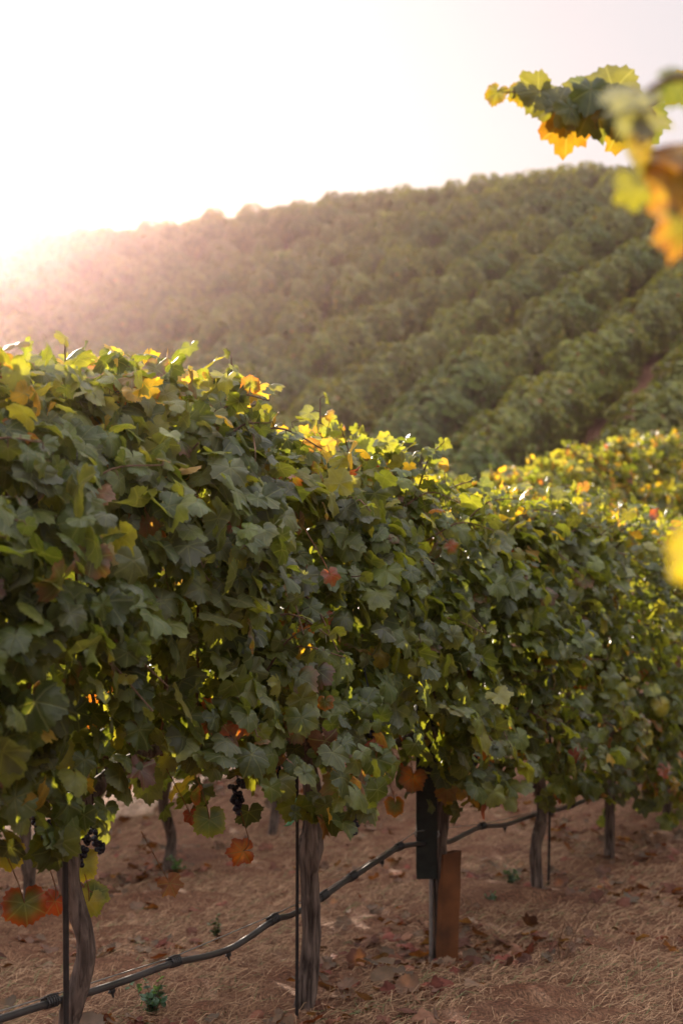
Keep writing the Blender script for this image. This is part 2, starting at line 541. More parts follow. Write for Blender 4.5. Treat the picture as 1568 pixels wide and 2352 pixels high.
# ------------------------------------------------------------------ ground
def build_ground():
    def axis(lo, hi, fine_lo, fine_hi, fs, cs):
        a = list(np.arange(fine_lo, fine_hi + 1e-6, fs))
        x = fine_hi; s = fs
        while x < hi:
            s = min(s * 1.16, cs); x += s; a.append(min(x, hi))
        x = fine_lo; s = fs; b = []
        while x > lo:
            s = min(s * 1.16, cs); x -= s; b.append(max(x, lo))
        return np.array(b[::-1] + a)
    xs = axis(-170, 170, -3.5, 5.0, .045, 6.0)
    ys = axis(-40, 190, 3.0, 12.0, .045, 4.0)
    X, Y = np.meshgrid(xs, ys)
    Z = ground(X, Y)
    rng = np.random.default_rng(11)
    for k in range(46):                                  # clods and hummocks of the near ground
        fr = rng.uniform(2.0, 26.0); an = rng.uniform(0, 6.28); ph = rng.uniform(0, 6.28)
        fade = np.exp(-np.maximum(np.hypot(X, Y - 6) - 8, 0) / 4)
        Z = Z + fade * 0.010 / (fr ** .5) * np.sin(fr * (X * math.cos(an) + Y * math.sin(an)) + ph + 1.3 * np.sin(1.7 * X + 2.1 * Y + ph))
    ny, nx = X.shape
    V = np.stack([X, Y, Z], -1).reshape(-1, 3)
    i = np.arange(ny - 1)[:, None] * nx; j = np.arange(nx - 1)[None, :]
    F = np.stack([i + j, i + j + 1, i + nx + j + 1, i + nx + j], -1).reshape(-1, 4)
    o = MB().add(V, F).build('ground', M_EARTH)
    tag(o, 'dry brown vineyard soil strewn with straw, rising into the hill', 'ground', kind='structure')
build_ground()

# ------------------------------------------------------------------ vine building
def lumps(rng, k=9, amp=1.0, f=(3.0, 9.0)):
    fr = rng.uniform(*f, k); an = rng.uniform(0, 6.28, k); ph = rng.uniform(0, 6.28, k)
    def fn(a, b):
        s = 0
        for q in range(k):
            s = s + np.sin(fr[q] * (a * math.cos(an[q]) + b * math.sin(an[q])) + ph[q])
        return amp * s / math.sqrt(k)
    return fn

def canopy_points(rng, n, half, h0, h1, thick, lump):
    """points with outward directions in the shell and inside of a hedge-like crown; local x along the row"""
    s = rng.uniform(-half, half, n)
    h = h0 + (h1 - h0) * rng.random(n) ** .92
    q = (h - h0) / (h1 - h0)
    prof = np.interp(q, [0, .12, .45, .8, 1.0], [.55, .88, 1.0, .70, .30])
    side = np.where(rng.random(n) < .56, -1.0, 1.0)
    inside = rng.random(n) < .22
    L = lump(s, h)
    t = side * thick * prof * (1.08 - .30 * (s / half) ** 2) * (1 + .34 * L) * np.where(inside, rng.random(n), rng.uniform(.62, 1.14, n))
    h = h + .035 * L * (q - .3)
    pos = np.stack([s, t, h], -1)
    out = np.stack([rng.normal(0, .35, n), side * (1 - .55 * q ** 3), .25 + .75 * q ** 3], -1)
    return pos, out, q, inside

def crown_leaves(mb, rng, n, half, h0, h1, thick, level, size, pal, gradient=True):
    lump = lumps(rng, 10, .8)
    pos, out, q, inside = canopy_points(rng, n, half, h0, h1, thick, lump)
    # ragged lower edge: drop leaves below a wandering hem
    hem = h0 + .10 + .13 * np.sin(5.1 * pos[:, 0] + rng.uniform(0, 6)) + .08 * np.sin(13 * pos[:, 0] + rng.uniform(0, 6))
    keep = pos[:, 2] > hem
    pos, out, q, inside = pos[keep], out[keep], q[keep], inside[keep]
    n = len(pos)
    nrm = out + rng.normal(0, .62, (n, 3)) + np.array([0, 0, .35])
    tip = np.stack([rng.normal(0, .55, n), .35 * np.sign(out[:, 1]) + rng.normal(0, .3, n), -1.0 + rng.normal(0, .35, n)], -1)
    sz = size * rng.uniform(.55, 1.30, n) * np.where(q > .9, .8, 1.0)
    base, marg = leaf_colours(rng, n, pal)
    if gradient:                                          # paler lime leaves towards the top of the crown
        m = (q > .86) & (rng.random(n) < .6)
        base[m] = LIMES[rng.integers(0, 3, m.sum())] * rng.uniform(.8, 1.2, (m.sum(), 1)); marg[m] = base[m]
        m = (q < .2) & (rng.random(n) < (.10 if level == 0 else .04))              # turned leaves low down, more of them to paint orange backlit glints
        base[m] = np.vstack([GOLDS, REDS, BROWNS])[rng.integers(0, 9, m.sum())]; marg[m] = base[m]
    add_leaves(mb, rng, pos, nrm, tip, sz, base, marg, level)
    return pos, nrm

def add_shoot(cane, leafmb, rng, p0, p1, bend, n, size, level, pal, r0=.0045):
    """an upright or arching shoot with leaves along it, small at the tip"""
    p0 = np.asarray(p0, float); p1 = np.asarray(p1, float)
    mid = (p0 + p1) / 2 + np.asarray(bend, float)
    path = smooth_path([p0, mid, p1], 10)
    add_tube(cane, path, np.linspace(r0, r0 * .4, 10), 6)
    n = n + 4
    fr = np.linspace(.10, 1.0, n)
    base, marg = leaf_colours(rng, n, pal)
    idx = np.clip((fr * 9).astype(int), 0, 9)
    sgn = np.where(np.arange(n) % 2 == 0, 1, -1)[:, None]
    ax = unit(p1 - p0)
    sd = unit(np.cross(ax, rng.normal(0, 1, 3)))
    off = sgn * sd * rng.uniform(.5, 1.0, (n, 1)) + rng.normal(0, .35, (n, 3))
    sz = size * (1.05 - .55 * fr) * rng.uniform(.8, 1.2, n)
    pet = path[idx] + off * sz[:, None] * .75
    for k in range(n):
        add_tube(cane, np.array([path[idx[k]], (path[idx[k]] + pet[k]) / 2 + np.array([0, 0, .006]), pet[k]]), .0014, 4, cap=False)
    tip = off + np.array([0, 0, -.35]) + rng.normal(0, .3, (n, 3))
    nrm = np.array([0, -.35, .3]) + rng.normal(0, .6, (n, 3))
    add_leaves(leafmb, rng, pet, nrm, tip, sz, base, marg, level)

def add_trunk(mb, rng, top, r0, r1, base=(0, 0), lean=.045, seg=18, sink=.06):
    k = 5
    pts = [(base[0], base[1], -sink)]
    for i in range(1, k):
        f = i / (k - 1)
        w = 0 if i == k - 1 else 1
        pts.append((base[0] * (1 - f) + w * rng.normal(0, lean) * .5, base[1] * (1 - f) + w * rng.normal(0, lean) * .4, top * f))
    n = 34
    path = smooth_path(pts, n)
    f = np.linspace(0, 1, n)
    rad = .72 * (r0 + (r1 - r0) * f)
    rad = rad * (1 + .25 * np.exp(-f / .06))
    for _ in range(3):
        c = rng.uniform(.25, .95); rad = rad * (1 + rng.uniform(.08, .28) * np.exp(-((f - c) / .05) ** 2))
    add_tube(mb, path, rad, seg, rng, .085, ridges=.085)
    return path

def add_cluster(mb, rng, top, length, wide):
    n = int(58 * length / .16)
    for i in range(n):
        f = rng.random() ** .8
        r = wide * (1 - .75 * f) * math.sqrt(rng.random())
        a = rng.uniform(0, 6.28)
        add_ball(mb, (top[0] + r * math.cos(a), top[1] + r * math.sin(a), top[2] - .02 - f * length), rng.uniform(.0075, .0095), 8, 6)

PAL_NEAR = (.875, .11, .004, .002, .007)
PAL_TOP = (.20, .63, .16, .004, .008)  # lime and gold put the sunlit look into the top leaves
PAL_MID = (.74, .18, .04, .015, .02)

def near_vine(seed, u, v, label, leaves, cordon_top=.86, h0=.58, h1=2.02, thick=.37, level=0, trunk_r=(.042, .036), base=(0, 0), clusters=(), shoots=(), extra=(), size=.054, group='grapevines of the near row', half=.72, auto_shoots=5, pal=PAL_NEAR):
    rng = np.random.default_rng(seed)
    x, y = uv_xy(u, v)
    z = gz(x, y)
    root = empty('grapevine', (x, y, z), ROW_ANG)
    tag(root, label, 'grapevine', group)
    inv = np.array([[RX, RY, 0], [-RY, RX, 0], [0, 0, 1.0]])
    def loc(p):                                           # world point to this vine's frame
        return inv @ (np.asarray(p, float) - np.array([x, y, z]))
    mb = MB(); tp = add_trunk(mb, rng, cordon_top, trunk_r[0], trunk_r[1], base)
    tr = mb.build('trunk', M_BARK, root)
    mb = MB()
    for s in (-1, 1):
        pts = [(0, 0, cordon_top - .05), (s * .16, rng.normal(0, .02), cordon_top + .04), (s * .42, rng.normal(0, .03), cordon_top + .05 + rng.normal(0, .02)), (s * half * .93, rng.normal(0, .03), cordon_top + .05)]
        add_tube(mb, smooth_path(pts, 18), np.linspace(trunk_r[1] * .75, .013, 18), 10, rng, .07)
    mb.build('cordon', M_BARK, root)
    canes = MB(); lf = MB()
    crown_leaves(lf, rng, leaves, half, h0, h1, thick, level, size, pal)
    n = leaves // 6                                       # leaves along the top of the crown
    pos = np.stack([rng.uniform(-half, half, n), rng.normal(0, thick * .42, n), h1 + rng.uniform(-.16, .03, n)], -1)
    pos[:, 2] += .045 * np.sin(7 * pos[:, 0] + rng.uniform(0, 6)) - .5 * pos[:, 1] ** 2
    cb, cm = leaf_colours(rng, n, (.26, .58, .13, .012, .01))  # golden sunlit rim painted into these leaf colours
    add_leaves(lf, rng, pos, rng.normal(0, .55, (n, 3)) + [0, -.25, .5], np.stack([rng.normal(0, .6, n), rng.normal(0, .5, n), -.5 + rng.normal(0, .6, n)], -1), size * rng.uniform(.55, 1.0, n), cb, cm, level)
    for k in range(9):                                    # canes rising from the cordon inside the crown
        s = rng.uniform(-half, half) * .9
        pts = [(s, 0, cordon_top + .04), (s + rng.normal(0, .05), rng.normal(0, .10), (cordon_top + h1) / 2), (s + rng.normal(0, .1), rng.normal(0, .12), h1 - .22)]
        add_tube(canes, smooth_path(pts, 9), np.linspace(.006, .003, 9), 6)
    for k in range(15):                                   # shoots that poke out of the front face
        s = rng.uniform(-half, half); h = rng.uniform(h0 + .25, h1 - .15)
        add_shoot(canes, lf, rng, (s, -thick * .5, h), (s + rng.normal(0, .15), -thick * rng.uniform(.95, 1.2), h + rng.normal(0, .12)), (0, 0, .05), 5, size * .95, level, pal)
    for k in range(auto_shoots):                          # shoot tips above the crown
        s = rng.uniform(-half, half); t = rng.uniform(-.18, .18); dh = rng.uniform(.02, .13)
        add_shoot(canes, lf, rng, (s, t, h1 - .15), (s + rng.normal(0, .06), t + rng.normal(0, .05), h1 + dh), (rng.normal(0, .02), 0, 0), 7, size * .85, level, PAL_TOP)
    for (px, py, dv, n, sz) in shoots:                    # the tall ones of the picture
        d = row_depth(px, ROW_V + dv)
        p1 = loc(at_px(px, py, d))
        add_shoot(canes, lf, rng, p1 + np.array([-.03, .02, -.42]), p1, (.03, 0, 0), n, sz, level, PAL_TOP, .006)
        for q in range(4):
            e = p1 + np.array([rng.normal(0, .075), rng.normal(0, .06), rng.uniform(-.15, -.02)])
            add_shoot(canes, lf, rng, p1 + np.array([rng.normal(0, .08), .02, -.40]), e, (rng.normal(0, .03), 0, 0), n, sz, level, PAL_TOP, .003)
    if extra:
        P, Nn, T, Sz, B, Mg = [], [], [], [], [], []
        for (px, py, dv, sz, tipang, c, mg) in extra:     # single leaves that stand out
            d = row_depth(px, ROW_V + dv)
            p = loc(at_px(px, py, d)); a = math.radians(tipang)
            tw = inv @ np.array([math.sin(a), .15, math.cos(a)]); nw = inv @ np.array([.25, -1, .35])
            P.append(p - tw * sz * .4); T.append(tw); Nn.append(nw); Sz.append(sz); B.append(c); Mg.append(mg)
            add_tube(lf, smooth_path([p - tw * sz * .4, p - tw * sz * 1.1 + np.array([0, .02, .02]), p - tw * sz * 1.6 + np.array([0, .08, .10])], 6), .0016, 5, col=(.14, .07, .03))
        add_leaves(lf, rng, np.array(P), np.array(Nn), np.array(T), np.array(Sz), np.array(B), np.array(Mg), level)
    lf.build('foliage', M_LEAF if level == 0 else M_MID, root)
    canes.build('canes', M_CANE, root)
    for (px, py, dv, ln) in clusters:
        d = row_depth(px, ROW_V + dv)
        p = loc(at_px(px, py, d))
        g = MB(); add_cluster(g, rng, p, ln, .034)
        add_tube(g, np.array([p + [0, 0, -.03], p + [0, 0, .06], p + [.01, .03, .16]]), .003, 6)
        g.build('grape_cluster', M_GRAPE, root)
    return root

RED = (.21, .040, .012); ORG = (.36, .13, .015); YEL = (.26, .22, .03); GRN = (.06, .09, .025); BRN = (.16, .07, .035); LIM = (.14, .15, .03)
U1 = 3.09
near_vine(101, U1 - VINE_GAP, ROW_V, 'large grapevine cut off by the left edge, nearest in the row', 1600, h0=.84, h1=1.86, auto_shoots=1)
near_vine(102, U1, ROW_V, 'grapevine at lower left with a thin dark rod against its gnarled trunk', 2100, trunk_r=(.036, .035), cordon_top=.86, h0=.80, h1=2.02,
          clusters=((185, 1880, .04, .11), (228, 1850, .08, .11), (95, 1850, .07, .12)),
          shoots=((150, 790, -.05, 11, .066), (232, 868, -.08, 7, .07), (325, 893, 0, 8, .062)),
          extra=((60, 2095, -.06, .060, 175, GRN, RED), (200, 2085, .03, .050, 200, YEL, LIM), (188, 2000, .05, .060, 190, LIM, YEL), (120, 2080, .04, .040, 215, RED, RED), (232, 2060, .02, .050, 120, GRN, LIM), (20, 1975, .0, .05, 190, LIM, YEL)))
near_vine(103, U1 + VINE_GAP, ROW_V, 'grapevine at centre with a straight grey trunk and green ribbon on its rod', 2100, trunk_r=(.046, .038), base=(.0, 0), cordon_top=.96, h0=.74, h1=1.96,
          clusters=((545, 1765, .0, .13), (812, 1815, .02, .15), (640, 1725, -.1, .12)),
          shoots=((440, 935, 0, 8, .062), (735, 915, 0, 11, .066), (770, 965, .05, 8, .06)),
          extra=((545, 1958, -.05, .052, 255, ORG, RED), (395, 2040, .0, .042, 160, BRN, BRN), (548, 1670, -.33, .05, 200, RED, BRN), (480, 1900, -.1, .06, 185, GRN, LIM), (440, 1880, .0, .03, 170, RED, RED), (548, 1205, -.40, .038, 90, RED, GRN)))
near_vine(104, U1 + 2 * VINE_GAP, ROW_V, 'grapevine with leaning pale trunk rising from a brown carton tube', 2000, trunk_r=(.033, .042), base=(-.03, 0), cordon_top=.98, h0=.74,
          clusters=((850, 1640, -.3, .17), (818, 1790, .1, .16), (1085, 1690, -.15, .14)),
          extra=((945, 1800, -.1, .065, 190, ORG, BRN), (1115, 1745, -.1, .07, 180, ORG, BRN), (905, 1860, -.05, .05, 190, GRN, ORG), (900, 1700, .1, .03, 180, ORG, ORG), (1040, 1260, -.38, .038, 140, RED, GRN), (760, 1330, -.42, .034, 170, RED, BRN)))
near_vine(105, U1 + 3 * VINE_GAP, ROW_V, 'grapevine on a smooth straight trunk right of the brown carton tube', 1900, trunk_r=(.040, .036),
          extra=((1250, 1740, -.2, .07, 190, GRN, GRN), (1310, 1760, -.2, .07, 200, LIM, GRN)))
near_vine(106, U1 + 4 * VINE_GAP, ROW_V, 'grapevine at right with sparse hanging leaves around a dark trunk', 1600, h0=.32, trunk_r=(.040, .036), level=0,
          clusters=((1375, 1740, -.1, .2),),
          extra=((1430, 1650, -.4, .07, 190, LIM, LIM), (1520, 1630, -.4, .07, 170, YEL, LIM), (1480, 1700, -.4, .06, 200, LIM, YEL)))
near_vine(107, U1 + 5 * VINE_GAP, ROW_V, 'grapevine at the right edge whose leaves hang almost to the ground', 1000, h0=.12, trunk_r=(.040, .036), level=1)
near_vine(108, U1 + 6 * VINE_GAP, ROW_V, 'farthest grapevine of the near row, half outside the right edge', 800, level=1)

# second row behind the near one: trunks seen under the near crown, tops seen at far right
row2 = [('trunk seen far left under the near crown, behind the dark rod', 0), ('trunk standing alone left of centre behind the near row', 1), ('shadowed trunk just left of the green ribbon, behind the near row', 2)]
U2 = 5.86
lab2 = {-1: 'grapevine of the second row hidden behind the left edge crown',
        0: 'grapevine of the second row, trunk behind the hanging red-edged leaf at lower left',
        1: 'grapevine of the second row, dark trunk between the two near trunks',
        2: 'grapevine of the second row, trunk just left of the green ribbon',
        3: 'grapevine of the second row glimpsed between centre trunk and dark metal channel',
        4: 'grapevine of the second row glimpsed behind the brown carton tube',
        5: 'grapevine of the second row glimpsed right of the brown carton tube'}
ords = ['first', 'second', 'third', 'fourth', 'fifth', 'sixth', 'seventh', 'eighth', 'ninth', 'tenth']
for k in range(-1, 15):
    far = k >= 6
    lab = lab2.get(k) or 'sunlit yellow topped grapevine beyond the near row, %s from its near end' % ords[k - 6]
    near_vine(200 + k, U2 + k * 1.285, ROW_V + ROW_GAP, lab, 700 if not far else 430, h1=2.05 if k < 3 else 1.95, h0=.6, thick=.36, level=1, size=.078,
              group='grapevines of the second row', auto_shoots=4 if not far else 9, pal=PAL_MID if not far else (.42, .52, .06, .0, .0))  # far vines get lime-heavy leaves, painting their sunlit yellow

# ------------------------------------------------------------------ vines on the hill
def hill_crown(seed, n, level, size):
    rng = np.random.default_rng(seed)
    mb = MB()
    lump = lumps(rng, 8, 1.0, (2.5, 6.5))
    top = rng.uniform(1.8, 2.35)
    pos, out, q, inside = canopy_points(rng, n, 1.08, .25, top, .72, lump)
    hump = top - 1.15 * np.abs(pos[:, 0] / 1.12) ** 2.2
    pos[:, 2] = .25 + (pos[:, 2] - .25) * (hump - .25) / (top - .25)
    pos[:, 1] *= 1.10 - .55 * np.abs(pos[:, 0] / 1.12) ** 2
    m = len(pos)
    lim = np.stack([pos[:, 0] / 1.12 ** 2, pos[:, 1] / .82 ** 2, (pos[:, 2] - .9) / 1.0], -1)     # outward from the middle of the bush
    nrm = unit(lim) + rng.normal(0, .22, (m, 3)) + np.array([0, 0, .15])
    tip = np.stack([rng.normal(0, .6, m), rng.normal(0, .5, m), -1 + rng.normal(0, .4, m)], -1)
    base, marg = leaf_colours(rng, m, (.93, .06, .003, .002, .005))
    base *= np.array([1.42, 1.46, 1.10]) * rng.uniform(.72, 1.28) * np.array([rng.uniform(.88, 1.16), 1.0, rng.uniform(.85, 1.2)]); marg = base.copy()
    t = (q > .86) & (rng.random(m) < .3)
    base[t] = LIMES[rng.integers(0, 3, t.sum())]; marg[t] = base[t]
    add_leaves(mb, rng, pos, nrm, tip, size * rng.uniform(.7, 1.3, m), base, marg, level)
    return mb

hill_spots = []
for r in range(2, 48):
    v = ROW_V + 3.1 * r
    rr = random.Random(900 + r)
    u = -30 + rr.uniform(0, 1.4)
    while u < 150:
        u += 2.2 * rr.uniform(.9, 1.1)
        x, y = uv_xy(u, v)
        if y < 28.5 or y > 100: continue
        if abs(x) > .245 * y + 1.5: continue
        if rr.random() < .05: continue                      # a missing vine here and there
        hill_spots.append((y, x, v, rr.random()))
hill_spots.sort()
protos = []
for k in range(6):
    mb = hill_crown(700 + k, 2000, 2, .088)
    protos.append(mb)
hill_meshes = []
def hill_vine(i, x, y, rnd):
    k = i % 6
    z = gz(x, y)
    if i < 6:
        root = empty('hillside_grapevine', (x, y, z), ROW_ANG)
        f = protos[k].build('foliage', M_FAR, root)
        mb = MB(); add_trunk(mb, np.random.default_rng(k), .8, .05, .04, seg=7); t = mb.build('trunk', M_BARK, root)
        hill_meshes.append((root, f, t))
    else:
        r0, f0, t0 = hill_meshes[k]
        root = r0.copy(); C.objects.link(root); root.location = (x, y, z)
        for c0 in (f0, t0):
            c = c0.copy(); C.objects.link(c); c.parent = root
    root.rotation_euler = (0, 0, ROW_ANG + (math.pi if rnd > .5 else 0) + (rnd - .5) * .25)
    s = .88 + .26 * ((rnd * 7.3) % 1.0)
    root.scale = (1.0, .9 + .3 * ((rnd * 3.1) % 1), s)
    tag(root, 'blurred bushy dark green vine standing in the rows on the far hillside', 'grapevine', 'grapevines in rows on the far hillside')
for i, (y, x, v, rnd) in enumerate(hill_spots[:300]):
    hill_vine(i, x, y, rnd)
for k in range(12):                                        # the third row, behind the two near ones
    r0, f0, t0 = hill_meshes[k % 6]
    x, y = uv_xy(4.2 + 1.3 * k, ROW_V + 2 * ROW_GAP)
    root = r0.copy(); C.objects.link(root); root.location = (x, y, gz(x, y)); root.rotation_euler = (0, 0, ROW_ANG); root.scale = (.8, .6, 1.0)
    for c0 in (f0, t0):
        c = c0.copy(); C.objects.link(c); c.parent = root
    tag(root, 'shaded grapevine of the third row, hidden behind the two nearest rows', 'grapevine', 'grapevines of the third row')
rest = MB()
low = [hill_crown(760 + k, 900, 2, .125) for k in range(4)]
low = [(np.concatenate(m.v), np.concatenate(m.loops).reshape(-1, 3), np.concatenate(m.col)) for m in low]
for i, (y, x, v, rnd) in enumerate(hill_spots[300:]):
    V, F, col = low[i % 4]
    a = ROW_ANG + (math.pi if rnd > .5 else 0)
    c, s = math.cos(a), math.sin(a)
    sz = .88 + .26 * ((rnd * 7.3) % 1.0)
    P = np.stack([V[:, 0] * c - V[:, 1] * s + x, V[:, 0] * s + V[:, 1] * c + y, V[:, 2] * sz + gz(x, y)], -1)
    rest.add(P, F, col)
if rest.n:
    tag(rest.build('far_hillside_vines', M_FAR), 'rows of small vines running together on the upper hillside up to the crest', 'vineyard', kind='stuff')
print('hill vines', len(hill_spots))

# ------------------------------------------------------------------ stakes, post, tube, ribbon
def stake(px_top, px_bot, dv, r, height, label):
    d = row_depth(px_bot, ROW_V + dv)
    b = at_px(px_bot, 1176, d); b[2] = gz(b[0], b[1])
    t = np.array([(px_top - 784) / FPX * d, d, b[2] + height])
    rng = np.random.default_rng(int(px_bot))
    mb = MB(); add_tube(mb, smooth_path([b + [0, 0, -.1], (b + t) / 2 + [.004, 0, 0], t], 40) - b, r, 10, rng, .05)
    o = mb.build('stake', M_ROD); o.location = b
    tag(o, label, 'stake', 'thin rods beside the near trunks')
stake(143, 153, -.055, .0078, 1.15, 'thin dark rod in front of the gnarled trunk at lower left')
stake(679, 681, -.06, .0060, 1.15, 'thin dark rod beside the straight centre trunk, ribbon near its top')
stake(1262, 1258, .05, .0070, 1.1, 'thin rod close behind the trunk right of the brown carton tube')

def post_and_tube():
    d = 6.14
    # post: slim rod driven in the ground carrying a dark folded channel
    bx, by = at_px(990, 1176, d - .06)[:2]
    bz = gz(bx, by)
    root = empty('line_post', (bx, by, bz))
    tag(root, 'dark steel channel post end hanging above the ground behind the hose', 'post')
    mb = MB(); add_tube(mb, np.array([[0, 0, -.15], [0, 0, .5], [0, 0, 1.2], [0, 0, 1.7]]), .010, 8)
    mb.build('rod', M_WIRE, root)
    zb = (1176 - 2008) / FPX * d - bz
    w, dp, th = .088, .040, .004
    mb = MB()
    cx = (979 - 990) / FPX * d
    zt = 1.62
    hh = zt - zb
    add_box(mb, (cx, -.018, zb + hh / 2), w, th, hh)                                # web
    for s in (-1, 1):
        add_box(mb, (cx + s * (w / 2 - th / 2), -.018 + dp / 2 + th / 2, zb + hh / 2 + (.03 if s < 0 else 0)), th, dp, hh - (.06 if s < 0 else 0))   # flanges
        add_box(mb, (cx + s * (w / 2 - .012), -.018 + dp + th, zb + hh / 2), .022, th, hh - .02)    # returned lips
    for k in range(14):
        for s in (-1, 1):
            add_box(mb, (cx + s * .030, -.0215, zb + .05 + k * .09), .007, .003, .016)              # punched wire hooks
    mb.build('channel', M_POST, root, smooth=False)
    mb = MB()
    for s in (-1, 1):
        zc = (1176 - 1905) / FPX * d - bz
        add_tube(mb, np.array([[cx + s * .047, -.030, zc - .012], [cx + s * .052, -.036, zc], [cx + s * .047, -.030, zc + .014]]), .0035, 6)
    mb.build('wire_clip', M_WIRE, root)
    # brown carton around the foot of the vine
    tx, ty = uv_xy(U1 + 2 * VINE_GAP - .012, ROW_V - .012)
    tz = gz(tx, ty)
    h = (2212 - 1966) / FPX * d + .02
    mb = MB()
    ang = .35; ca, sa = math.cos(ang), math.sin(ang)
    hw, t = .041, .0025
    ring = []
    rng = np.random.default_rng(3)
    nz_ = 10
    V = []
    for lay in (0, 1):
        q = hw - lay * t
        for i in range(nz_):
            z = h * i / (nz_ - 1) - (.03 if i == 0 else 0)
            bul = 1 + .03 * math.sin(i * 1.3) + (.04 if i == nz_ - 1 else 0)
            lean = .016 * i / (nz_ - 1)
            for (ax, ay) in ((-1, -1), (0, -1.04), (1, -1), (1.04, 0), (1, 1), (0, 1.04), (-1, 1), (-1.04, 0)):
                px_, py_ = ax * q * bul, ay * q * bul
                zz = z + (.006 * ax - .008 * ay if i == nz_ - 1 else 0)
                V.append((px_ * ca - py_ * sa + lean, px_ * sa + py_ * ca, zz))
    V = np.array(V); F = []
    for lay in (0, 1):
        o = lay * nz_ * 8
        for i in range(nz_ - 1):
            for j in range(8):
                j2 = (j + 1) % 8
                f = (o + i * 8 + j, o + i * 8 + j2, o + i * 8 + 8 + j2, o + i * 8 + 8 + j)
                F.append(f if lay == 0 else f[::-1])
    o0 = (nz_ - 1) * 8; o1 = nz_ * 8 + o0
    for j in range(8):
        j2 = (j + 1) % 8
        F.append((o0 + j, o0 + j2, o1 + j2, o1 + j))
    mb.add(V, F)
    o = mb.build('vine_guard', M_TUBE, smooth=False); o.location = (tx, ty, tz)
    tag(o, 'rust brown carton sleeve standing around the foot of the leaning trunk', 'vine guard')
post_and_tube()

def ribbon():
    d = row_depth(672, ROW_V - .075)
    rng = np.random.default_rng(8)
    pts = [at_px(*p, d) for p in ((683, 1838), (676, 1846), (669, 1852), (678, 1862), (672, 1872), (668, 1880), (664, 1888), (660, 1897))]
    path = smooth_path(pts, 26)
    org = path[0].copy(); path = path - org
    mb = MB()
    f = np.linspace(0, 1, 26)
    wd = .006 + .010 * f
    tw = 6.0 * np.sin(f * 3.3)
    a = np.stack([np.cos(tw), np.sin(tw), .25 * np.ones_like(tw)], -1) * wd[:, None]
    V = np.concatenate([path - a, path + a]); n = 26
    F = [(i, i + 1, n + i + 1, n + i) for i in range(n - 1)]
    mb.add(V, F)
    add_tube(mb, np.array([[.012 * math.cos(t), .012 * math.sin(t) + .01, 0] for t in np.linspace(0, 6.28, 14)]), .003, 5)
    o = mb.build('ribbon', M_RIBBON); o.location = org
    tag(o, 'bright green plastic ribbon tied to the rod of the centre trunk', 'ribbon')
ribbon()

# ------------------------------------------------------------------ drip hose and its wire
HOSE = [(-260, 2420), (-120, 2380), (0, 2341), (125, 2301), (210, 2278), (300, 2248), (395, 2213), (475, 2196), (530, 2178), (575, 2151), (630, 2113), (670, 2101),
        (730, 2068), (784, 2030), (815, 2011), (870, 1975), (916, 1947), (953, 1939), (1027, 1934), (1070, 1914), (1107, 1899), (1160, 1894), (1224, 1873), (1309, 1852), (1362, 1830), (1415, 1806), (1500, 1790), (1600, 1755), (1750, 1720)]
def hose():
    P = np.array([at_px(px, py, row_depth(px, ROW_V + .055)) for px, py in HOSE])
    path = smooth_path(P, 260)
    org = P[2].copy(); org[2] = gz(org[0], org[1])
    root = empty('drip_hose', org)
    tag(root, 'black drip irrigation hose strung along the near trunks at knee height', 'hose')
    mb = MB(); add_tube(mb, path - org, .0106, 14, cap=True)
    mb.build('pipe', M_HOSE, root)
    def near(px):
        x = path[:, 0] / path[:, 1] * FPX + 784
        i = int(np.argmin(np.abs(x - px))); i = min(max(i, 1), len(path) - 2)
        return path[i], unit(path[i + 1] - path[i - 1])
    for px in (122, 397, 626, 741, 808, 917, 1107, 1309):          # wound clips that hold the hose to the wire
        p, t = near(px)
        mb = MB()
        a = unit(np.cross(t, [0, 0, 1])); b = np.cross(a, t) * -1
        b = np.cross(t, a) if np.cross(t, a)[2] > 0 else -np.cross(t, a)
        for k in range(5):
            c = p + t * (k - 2) * .0105
            ring = np.array([c + a * .0145 * math.cos(q) + b * (.0145 * math.sin(q) + .004) for q in np.linspace(0, 2 * math.pi, 13)])
            add_tube(mb, ring - org, .0032, 6, cap=False)
        add_tube(mb, np.array([p - t * .030 + b * .019, p + b * .0215, p + t * .030 + b * .019]) - org, .0035, 6)
        mb.build('clip', M_HOSE, root)
    for px in (262, 522, 733, 878, 1160, 1262, 1375):                 # drip emitters under the hose
        p, t = near(px)
        mb = MB()
        d = np.array([0, 0, -1.0])
        add_tube(mb, np.array([p + d * .010, p + d * .019, p + d * .024]) - org, [.009, .010, .006], 8)
        add_tube(mb, np.array([p + d * .022, p + d * .030 + t * .004, p + d * .036 + t * .006]) - org, [.004, .0035, .003], 6)
        add_tube(mb, np.array([p + d * .016 - t * .010, p + d * .019 - t * .016]) - org, [.004, .003], 6)
        mb.build('emitter', M_HOSE, root)
    wire = []
    for px in (-260, 122, 397, 626, 741, 808, 917):
        p, t = near(px); wire.append(p + np.array([0, 0, .019]))
    wire += [at_px(px, py, row_depth(px, ROW_V + .055)) for px, py in ((955, 1910), (1003, 1903), (1107, 1893), (1309, 1846), (1500, 1784), (1700, 1728))]
    wire = np.array(wire)
    mb = MB(); add_tube(mb, wire - org, .0019, 6)
    o = mb.build('trellis_wire', M_WIRE); o.location = org
    tag(o, 'thin taut wire running just above the black hose', 'wire')
hose()

# ------------------------------------------------------------------ ground cover
def gz_near(x, y):
    return ground(x, y)

